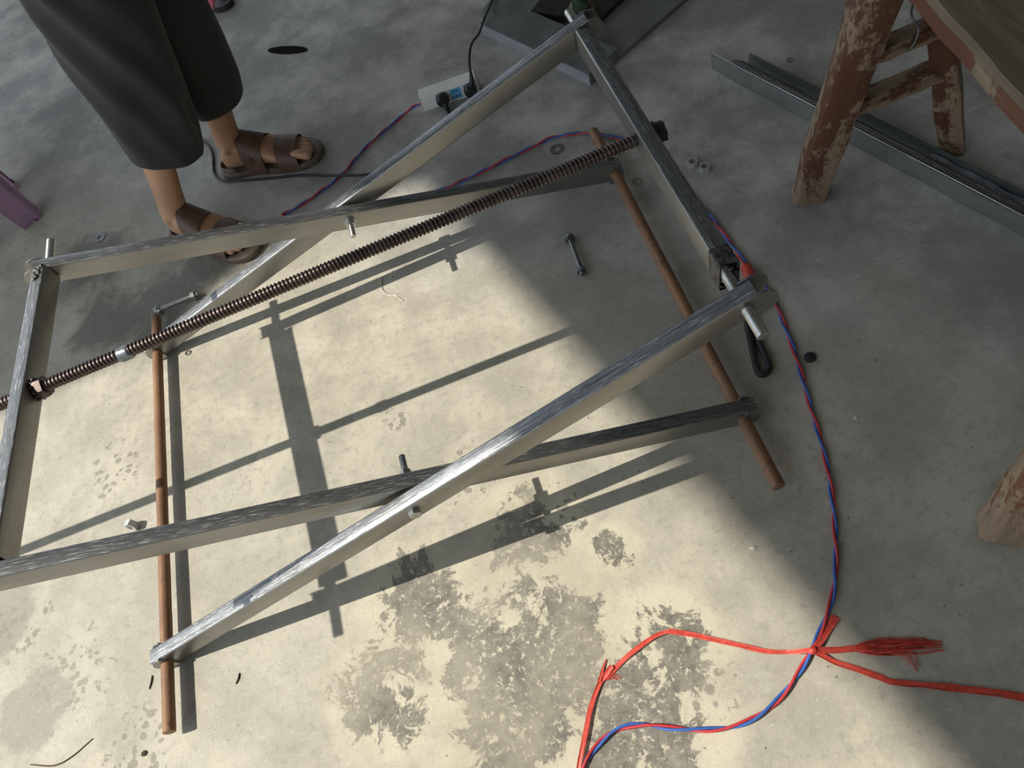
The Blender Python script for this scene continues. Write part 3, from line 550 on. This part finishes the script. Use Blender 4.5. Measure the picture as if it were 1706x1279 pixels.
# trousers: two wide legs joined at the hips
def legrings(spec, seed, fold):
    P = []
    for i in range(len(spec) - 1):
        for j in range(6):
            t_ = j / 6; P.append(tuple(a + (b - a) * t_ for a, b in zip(spec[i], spec[i + 1])))
    P.append(spec[-1]); out = []
    for (cx, cy, cz, rx, ry, tl) in P:
        r = []
        for k in range(40):
            a = 2 * math.pi * k / 40
            q = 1 + fold * (mnoise.noise(V((math.cos(a) * 1.5, math.sin(a) * 1.5, cz * 2.2 + seed))) + 0.45 * math.sin(3 * a + seed + cz * 5) + 0.55 * abs(math.sin(2.5 * a + seed * 2 - cz * 7)) ** 3)
            if seed < 2 and cz < 0.7:
                for off, am in ((0, 0.20), (-0.75, 0.11), (0.65, 0.07), (-1.5, 0.07)):
                    da = (a - (-0.30 - (cz - 0.2) / 0.36 * 1.6 + off) + math.pi) % (2 * math.pi) - math.pi; q += am * math.exp(-(da / 0.15) ** 2) * min(1.0, (cz - 0.16) * 9)
            r.append(V((cx + rx * q * math.cos(a), cy + ry * q * math.sin(a), cz + tl * math.cos(a))) - PO)
        out.append(r)
    return out
tg = G()
RL = [(0.154, 0.698, 0.204, 0.070, 0.068, -0.032), (0.163, 0.700, 0.240, 0.077, 0.072, -0.026), (0.188, 0.704, 0.330, 0.090, 0.078, -0.012), (0.210, 0.712, 0.430, 0.099, 0.082, 0.0), (0.230, 0.716, 0.520, 0.104, 0.088, 0), (0.255, 0.720, 0.64, 0.108, 0.090, 0), (0.29, 0.724, 0.76, 0.110, 0.090, 0), (0.305, 0.740, 0.86, 0.108, 0.098, 0)]
LL = [(0.276, 0.828, 0.180, 0.067, 0.060, 0.004), (0.278, 0.828, 0.222, 0.080, 0.066, 0.004), (0.284, 0.827, 0.310, 0.090, 0.074, 0.0), (0.291, 0.826, 0.390, 0.093, 0.078, 0), (0.302, 0.826, 0.520, 0.097, 0.084, 0), (0.312, 0.826, 0.64, 0.100, 0.088, 0), (0.320, 0.826, 0.76, 0.103, 0.090, 0), (0.315, 0.815, 0.86, 0.106, 0.098, 0)]
tg.loft(legrings(RL, 1.3, 0.085), False); tg.loft(legrings(LL, 4.1, 0.05), False)
tg.loft([ell(0.312, 0.778, 0.80, 0.112, 0.150, 28), ell(0.312, 0.778, 0.88, 0.114, 0.162, 28), ell(0.31, 0.775, 0.97, 0.104, 0.152, 28)], False)
tr = tg.build('trousers', MAT['trousers'], per, True); md = tr.modifiers.new('solid', 'SOLIDIFY'); md.thickness = 0.0015; md = tr.modifiers.new('sub', 'SUBSURF'); md.levels = md.render_levels = 1
tr['label'] = 'wide cropped charcoal trousers'
sg = G(); sg.loft([ell(x, y, zz, rx + 0.012, ry + 0.012, 28, 0.05) for x, y, zz, rx, ry in tors[1:6]], False)
for s_ in (-1, 1): sg.tube([V(p) - PO for p in ((0.365, 0.775 + s_ * 0.12, 1.33), (0.385, 0.775 + s_ * 0.18, 1.22), (0.405, 0.775 + s_ * 0.205, 1.12))], [0.062, 0.058, 0.055], 16, False)
so = sg.build('shirt', MAT['shirt'], per, True); md = so.modifiers.new('solid', 'SOLIDIFY'); md.thickness = 0.002
hg = G(); hg.tube([V(p) - PO for p in ((0.385, 0.775, 1.47), (0.395, 0.775, 1.55), (0.405, 0.775, 1.62), (0.415, 0.775, 1.66))], [0.07, 0.094, 0.082, 0.03], 20); hg.build('hair', MAT['hair'], per, True)
# sandals
def sandal(F, side, heelstrap):
    n = 48; out = []
    half = [(-0.014, 0.000), (-0.011, 0.018), (0.004, 0.032), (0.040, 0.037), (0.080, 0.036), (0.120, 0.041), (0.160, 0.048), (0.195, 0.050), (0.225, 0.046), (0.248, 0.034), (0.259, 0.014), (0.260, 0.0)]
    poly = [(x, y) for x, y in half] + [(x, -y) for x, y in half[-2:0:-1]]
    sm = [V((x, y, 0)) for x, y in poly]; sm = crom(sm + [sm[0]], 4)[:-1]
    g = G(); m = len(sm); v = []
    for zz, s_ in ((0.0005, 0.97), (0.003, 1.0), (0.015, 1.0), (0.0175, 0.97)):
        for p in sm: v.append(F(0.12 + (p.x - 0.12) * s_, p.y * s_, zz))
    f = [(i * m + k, i * m + (k + 1) % m, (i + 1) * m + (k + 1) % m, (i + 1) * m + k) for i in range(3) for k in range(m)] + [tuple(range(m - 1, -1, -1)), tuple(3 * m + k for k in range(m))]
    g.add(v, f); sole = g.build('sandal', MAT['sole'], per, 40)
    def band(x0, x1, hw0, hw1, h0, h1, name='strap', skew=0.0):
        g = G(); K = 18; rows = 7; vv = []
        for lay in (0, 0.0024):
            for r in range(rows):
                t_ = r / (rows - 1); x = x0 + (x1 - x0) * t_; hw = hw0 + (hw1 - hw0) * t_ + lay; h = h0 + (h1 - h0) * t_ + lay
                for k in range(K + 1):
                    a = math.pi * k / K; c = math.cos(a); s_ = math.sin(a) ** 0.75; vv.append(F(x + skew * c, hw * math.copysign(abs(c) ** 0.8, c), 0.010 + (h - 0.010) * s_))
        L = rows * (K + 1); ff = []
        for r in range(rows - 1):
            for k in range(K):
                i = r * (K + 1) + k; ff.append((i, i + 1, i + K + 2, i + K + 1)); ff.append((L + i, L + i + K + 1, L + i + K + 2, L + i + 1))
        for r in range(rows - 1):
            for k in (0, K): i = r * (K + 1) + k; ff.append((i, i + K + 1, L + i + K + 1, L + i))
        for k in range(K):
            for r in (0, rows - 1): i = r * (K + 1) + k; ff.append((i, i + 1, L + i + 1, L + i))
        return mobj(name, [tuple(q) for q in (g.add(vv, ff).v)], g.f, MAT['leather'], sole, 40)
    band(0.082, 0.132, 0.0385, 0.0435, 0.102, 0.072, 'strap', -0.006 * side)
    band(0.158, 0.208, 0.0480, 0.0475, 0.058, 0.0465, 'strap', 0.004 * side)
    g = G(); K = 14                                             # raised rim round the heel
    P = [F(-0.010 + 0.055 * (1 - math.cos(math.pi * (k / K - 0.5))) * 1.0, 0.034 * math.sin(math.pi * (k / K - 0.5)), 0) for k in range(K + 1)]
    r0 = [p + V((0, 0, 0.012)) for p in P]; r1 = [p + V((0, 0, 0.026)) for p in P]
    ff = [(k, k + 1, K + 2 + k, K + 1 + k) for k in range(K)]; o_ = mobj('heel_rim', r0 + r1, ff, MAT['leather'], sole, True); md = o_.modifiers.new('s', 'SOLIDIFY'); md.thickness = 0.003
    c = F(0.100, -0.0395 if heelstrap else 0.0395, 0.050); d = F(0.100, -1, 0.05) - F(0.100, 0, 0.05); d = d if heelstrap else -d
    g = G(); g.ring(0.0075, 0.0002, 0, 0.0028, 20, axisM(c, d)); g.ring(0.0042, 0.0002, 0.0028, 0.0040, 16, axisM(c, d)); b = g.build('strap_button', MAT['leather'], sole, 40); b['label'] = 'round strap button'
    return sole
sandal(FR, 1, True); sandal(FL, -1, True)

# ------------------------------------------------------------------ wooden bench
bench = thing('wooden_bench', 'old wooden bench with chipped red-brown paint standing over the steel channel', 'bench', (1.45, -0.25, 0))
BO = V((1.45, -0.25, 0))
def beam(name, a, b, w, h, mat, parent, up=V((0, 1, 0)), taper=1.0, wob=0.0, label=None):
    a, b = V(a) - BO, V(b) - BO; M = axisM(a, b - a, up); L = (b - a).length; g = G(); n = 14; rings = []
    prof = rrect(w, h, min(w, h) * 0.12, 2)
    for i in range(n + 1):
        t_ = i / n; s_ = 1 + (taper - 1) * t_
        rings.append([V((x * s_ + wob * mnoise.noise(V((i * 0.45, 1, x * 20))), y * s_ + wob * mnoise.noise(V((i * 0.45, 9, y * 20))), L * t_)) for x, y in prof])
    g.loft(rings); o = g.build(name, mat, parent, 40, M)
    if label: o['label'] = label
    return o
beam('leg', (1.3215, 0.074, 0.0), (1.388, 0.036, 0.44), 0.054, 0.046, MAT['woodleg'], bench, V((0.35, 1, 0)), 1.12, 0.004)
beam('leg', (1.588, 0.050, 0.0), (1.466, 0.045, 0.44), 0.040, 0.034, MAT['woodleg'], bench, V((0.75, 1, 0)), 1.05, 0.003)
beam('leg', (1.262, -0.600, 0.0), (1.372, -0.560, 0.44), 0.060, 0.050, MAT['woodend'], bench, V((0.6, 1, 0)), 1.0, 0.004)
beam('leg', (1.560, -0.640, 0.0), (1.478, -0.575, 0.44), 0.055, 0.045, MAT['woodleg'], bench, V((0.2, 1, 0)), 1.0, 0.003)
beam('stretcher', (1.348, 0.050, 0.205), (1.527, 0.052, 0.205), 0.026, 0.034, MAT['woodleg'], bench, V((0, 1, 0)), 1.0, 0.003)
beam('stretcher', (1.362, 0.040, 0.305), (1.503, 0.042, 0.305), 0.024, 0.032, MAT['woodleg'], bench, V((0, 1, 0)), 1.0, 0.003)
beam('stretcher', (1.318, -0.582, 0.225), (1.520, -0.606, 0.225), 0.026, 0.034, MAT['woodleg'], bench, V((0, 1, 0)), 1.0, 0.003)
g = G(); top = []
for y, xl, xr in [(0.13 - i * 0.04, 1.402 - i * 0.0036 + 0.0014 * math.sin(i * 1.9), 1.62 - i * 0.003 + 0.002 * math.sin(i * 2.7)) for i in range(22)]:
    zb, zt = 0.425, 0.460; top.append([V((xl + 0.004, y, zb)) - BO, V((xl, y, zb + 0.006)) - BO, V((xl + 0.001, y, zt - 0.007)) - BO, V((xl + 0.008, y, zt)) - BO, V((xr - 0.008, y, zt)) - BO, V((xr, y, zt - 0.007)) - BO, V((xr, y, zb + 0.006)) - BO, V((xr - 0.004, y, zb)) - BO])
g.loft(top); g.build('seat_plank', MAT['woodtop'], bench, 30)
g = G(); g.tube(crom([V(p) - BO for p in ((1.437, 0.030, 0.425), (1.440, 0.035, 0.375), (1.445, 0.040, 0.345), (1.448, 0.022, 0.330), (1.440, 0.018, 0.310), (1.435, 0.024, 0.300))], 6), 0.0016, 6); o = g.build('wire_hook', MAT['darkbolt'], bench, True)

# ------------------------------------------------------------------ galvanised profiles lying under the bench
def profile(name, label, a, b, pts, th, mat, cat):
    a, b = V(a), V(b); d = (b - a).normalized(); L = (b - a).length
    t = thing(name, label, cat, (a.x, a.y, 0), math.atan2(d.y, d.x)); return t, L
def sheet(g, pts, th, x0, x1, cut=None):
    n = len(pts); nr = []
    for i in range(n):
        p0, p1, p2 = V(pts[max(i - 1, 0)]).to_2d() if False else V((*pts[max(i - 1, 0)], 0)), V((*pts[i], 0)), V((*pts[min(i + 1, n - 1)], 0))
        t_ = (p2 - p0).normalized(); nr.append((-t_.y, t_.x))
    ring = [(y, z_) for y, z_ in pts] + [(y + nx * th, z_ + nz * th) for (y, z_), (nx, nz) in list(zip(pts, nr))[::-1]]
    m = len(ring); k = 14; rings = [[(x0 + (x1 - x0) * i / k, y, z_) for y, z_ in ring] for i in range(k + 1)]; g.loft(rings); return g
CA, CB = V((1.321, 0.496, 0)), V((1.640, -0.355, 0)); rzc = math.atan2(CB.y - CA.y, CB.x - CA.x); CL = (CB - CA).length
ch = thing('steel_channel', 'long galvanised steel channel with a bright upright front edge under the bench', 'steel channel', CA, rzc)
# local x along the channel, local y to the right-hand (far) side is +y
g = G(); sheet(g, [(0.004, 0.0010), (0.001, 0.002), (0.0, 0.006), (0.0, 0.040), (0.003, 0.0405)], 0.0014, 0, CL); g.build('front_flange', MAT['steel2'], ch, 40)
g = G(); g.tube([(0.0, 0.0018, 0.0412), (CL * 0.5, 0.0018, 0.0412), (CL, 0.0018, 0.0412)], 0.0012, 8); g.build('edge_highlight', MAT['zinc'], ch, True)  # bright zinc strip added as the highlight along the flange edge
g = G(); sheet(g, [(0.002, 0.0015), (0.026, 0.0015), (0.027, 0.004), (0.0275, 0.017), (0.030, 0.018), (0.036, 0.018)], 0.0014, 0.035, CL); g.build('web', MAT['steel2'], ch, 40)
ch2 = thing('steel_angle', 'dark steel section lying close behind the bright channel', 'steel channel', CA, rzc)
g = G(); sheet(g, [(0.0375, 0.0200), (0.0380, 0.0060), (0.0400, 0.0012), (0.0600, 0.0012), (0.0620, 0.0040), (0.0620, 0.0230)], 0.0014, 0.047, CL); g.build('section', MAT['steel2'], ch2, 40)
g = G(); rr = []
for i in range(30):
    x = CL * 0.55 + i * 0.013; w_ = 0.006 + 0.006 * abs(mnoise.noise(V((i * 0.3, 2, 0)))); c = 0.052 + 0.004 * mnoise.noise(V((i * 0.25, 7, 0)))
    rr.append([(x, c + w_ * math.cos(a), 0.004 + (0.010 + 0.006 * mnoise.noise(V((i * 0.4, 4, 0)))) * (0.5 + 0.5 * math.sin(a))) for a in [2 * math.pi * k / 12 for k in range(12)]])
g.loft(rr); o = g.build('plastic_film', MAT['film'], None, 60); o.matrix_world = Matrix.Translation(CA) @ Matrix.Rotation(rzc, 4, 'Z'); tag(o, 'crumpled glossy grey plastic film lying in the dark steel section', 'plastic film')

# ------------------------------------------------------------------ machine stand with green post at the top
ms = thing('machine_stand', 'grey steel machine stand with a round green post at the top of the view', 'machine stand', (1.10, 0.86, 0)); MO = V((1.10, 0.86, 0))
fa, fb = V((0.908, 0.944, 0)), V((1.077, 0.601, 0)); d = (fb - fa).normalized(); nrm = V((-d.y, d.x, 0)); FLn = (fb - fa).length
Mb = Matrix(((d.x, nrm.x, 0, fa.x - MO.x), (d.y, nrm.y, 0, fa.y - MO.y), (0, 0, 1, 0), (0, 0, 0, 1)))
g = G(); g.box(0, FLn, 0.0, 0.003, 0.0, 0.030); g.build('front_flange', MAT['lilac'], ms, False, Mb)
g = G(); g.prism([(0.0, 0.0), (FLn, 0.0), (FLn, 0.095), (0.10, 0.095)], 0.030, 0.033, Mb); g.build('cross_channel', MAT['machine'], ms)
g = G(); g.prism([(FLn - 0.003, 0.003), (FLn, 0.003), (FLn, 0.085), (FLn - 0.003, 0.085)], 0.0, 0.030, Mb); g.build('end_plate', MAT['machine'], ms)
def flatq(name, P, z0, z1, mat): g = G(); g.prism([(x - MO.x, y - MO.y) for x, y in P], z0, z1); return g.build(name, mat, ms)
flatq('base_plate', [(1.105, 0.650), (1.150, 0.638), (1.62, 0.868), (1.55, 0.995), (1.170, 0.790)], 0.0, 0.012, MAT['machine'])
flatq('base_plate', [(0.912, 0.948), (1.030, 0.930), (1.20, 1.06), (1.10, 1.20), (0.93, 1.02)], 0.0, 0.010, MAT['machine'])
flatq('oily_plate', [(1.035, 0.915), (1.160, 0.775), (1.50, 0.98), (1.30, 1.16)], 0.010, 0.024, MAT['darkplate'])
g = G(); pc = V((1.138, 0.828, 0)) - MO; g.tube([pc + V((0, 0, 0.024)), pc + V((0, 0, 0.034)), pc + V((0, 0, 0.038))], [0.036, 0.036, 0.030], 28); g.build('flange', MAT['brownfl'], ms, 40)
g = G(); g.tube([pc + V((0, 0, 0.030)), pc + V((0, 0, 0.050)), pc + V((0, 0, 0.052)), pc + V((0, 0, 0.30)), pc + V((0, 0, 0.80))], [0.024, 0.024, 0.019, 0.019, 0.019], 24); g.build('post', MAT['green'], ms, 40)
g = G(); g.tube([pc + V((0, 0, 0.80)), pc + V((0, 0, 0.81)), pc + V((0, 0, 0.86)), pc + V((0, 0, 0.87))], [0.04, 0.06, 0.06, 0.04], 24); g.build('head', MAT['green'], ms, 40)

# ------------------------------------------------------------------ purple stool, mostly out of view at the left
st = thing('plastic_stool', 'purple plastic stool with only one leg showing at the left edge', 'stool', (-0.497, 1.022, 0), math.radians(28))
def stoolleg(cx, cy):
    g = G(); sx_, sy_ = (1 if cx > 0 else -1), (1 if cy > 0 else -1); rings = []
    for zz, sp in ((0.0, 1.0), (0.012, 1.0), (0.0125, 0.985), (0.2, 0.92), (0.40, 0.84)):
        wv = 0.062 + 0.02 * (zz / 0.4); x1, y1 = cx * sp, cy * sp; t_ = 0.004 if zz > 0.0124 else 0.009
        arc = [(0.02 - 0.02 * math.sin(a), 0.02 - 0.02 * math.cos(a)) for a in [math.pi / 2 * i / 4 for i in range(5)]]
        outr = [(0, wv)] + [(p, q) for p, q in arc] + [(wv, 0)]; outr = [(wv, 0)] + [(q, p) for p, q in arc][::1] + [(0, wv)]
        inn = [(p + (t_ if p < wv else 0), q + (t_ if q < wv else 0)) for p, q in outr][::-1]
        rings.append([(x1 - sx_ * p, y1 - sy_ * q, zz) for p, q in outr + inn])
    g.loft(rings); return g.build('leg', MAT['purple'], st, 35)
for sx_, sy_ in ((1, -1), (1, 1), (-1, -1), (-1, 1)): stoolleg(0.125 * sx_, 0.125 * sy_)
g = G(); rings = []
for zz, s_ in ((0.385, 0.108), (0.40, 0.112), (0.415, 0.112), (0.422, 0.104)): rings.append([(x, y, zz) for x, y in rrect(2 * s_, 2 * s_, 0.03, 5)])
g.loft(rings); g.build('seat', MAT['purple'], st, 40)

# ------------------------------------------------------------------ small far things and litter
sh = thing('slipper', 'dark slipper with a pink front at the top edge behind the trousers', 'slipper', (0.215, 1.628, 0), -0.9)
g = G(); P = [(0.05 * math.cos(a) * 1.0, 0.036 * math.sin(a)) for a in [2 * math.pi * k / 24 for k in range(24)]]; g.prism([(x - 0.02 + (0.05 if x > 0 else -0.10) , y) for x, y in P], 0.0, 0.018); g.build('sole', MAT['black'], sh)
g = G(); g.loft([[(0.045 - i * 0.02, 0.036 * math.cos(a) * 1.0, 0.014 + (0.020 + 0.012 * i) * max(0, math.sin(a))) for a in [math.pi * k / 12 for k in range(13)]] for i in range(4)], False); o = g.build('strap', MAT['pink'], sh, True); md = o.modifiers.new('s', 'SOLIDIFY'); md.thickness = 0.004
g = G(); a0, a1 = V((0.352, 1.270, 0)), V((0.461, 1.192, 0)); n = 32; dd = (a1 - a0); ll = dd.length; dd.normalize(); pp = V((-dd.y, dd.x, 0))
poly = [(ll / 2 * math.cos(2 * math.pi * k / n), 0.0155 * math.sin(2 * math.pi * k / n)) for k in range(n)]
g.prism(poly, 0.0, 0.0025); o = g.build('oval_plate', MAT['matt']); o.matrix_world = Matrix.Translation((a0 + a1) / 2) @ Matrix.Rotation(math.atan2(dd.y, dd.x), 4, 'Z'); tag(o, 'thin dark oval plate lying flat on the far shaded concrete', 'plate')
def litter(name, label, cat, path, r, mat, grp=None):
    g = G(); P = crom([V((x, y, r * 0.9)) for x, y in path], 5); m = len(P); g.tube(P, [r * (0.6 + 0.4 * math.sin(math.pi * (i + 0.5) / m)) for i in range(m)], 6); o = g.build(name, MAT[mat], None, True); return tag(o, label, cat, grp)
litter('twig', 'thin dark curved twig in the sunlit bottom left corner', 'twig', [(-0.268, -0.418), (-0.224, -0.434), (-0.191, -0.431), (-0.153, -0.415)], 0.0012, 'twig')
litter('bare_wire', 'short pale bent wire lying by the shadow of the far arms', 'wire', [(0.503, 0.298), (0.498, 0.266), (0.508, 0.243), (0.522, 0.234), (0.534, 0.213)], 0.0012, 'copper')
litter('dark_sliver', 'dark sliver just left of the near rusty bar end', 'sliver', [(-0.0435, -0.349), (-0.0455, -0.360), (-0.0495, -0.370)], 0.0014, 'flake')
litter('dark_sliver', 'dark sliver right of the rusty bar shadow near the bottom', 'sliver', [(0.1125, -0.400), (0.110, -0.408), (0.105, -0.415)], 0.0015, 'flake')
def chip(x, y, s, mat, label, cat):
    bm = bmesh.new(); bmesh.ops.create_icosphere(bm, subdivisions=1, radius=1); vv = [v.co.copy() for v in bm.verts]; ff = [tuple(v.index for v in f.verts) for f in bm.faces]; bm.free()
    g = G(); g.add([V((q.x * s * (1 + .4 * mnoise.noise(q * 3 + V((x * 50, y * 50, 0)))), q.y * s * 0.8 * (1 + .4 * mnoise.noise(q * 2 + V((y * 70, 0, 3)))), max(0, q.z * s * 0.4 + s * 0.2))) for q in vv], ff)
    o = g.build('concrete_chip' if mat == 'chip' else 'dark_chip', MAT[mat]); o.location = (x, y, 0); return tag(o, label, cat)
chip(-0.061, -0.468, 0.0062, 'flake', 'dark chip at the bottom edge left of the rusty bar', 'chip')
chip(1.246, -0.586, 0.0045, 'chip', 'white chip beside the bench foot at the right edge', 'chip')
chip(0.944, -0.503, 0.0048, 'chip', 'pale chip on the shadow edge left of the twisted wire', 'chip')
chip(1.176, -0.369, 0.0045, 'chip', 'pale chip on shaded concrete right of the twisted wire', 'chip')
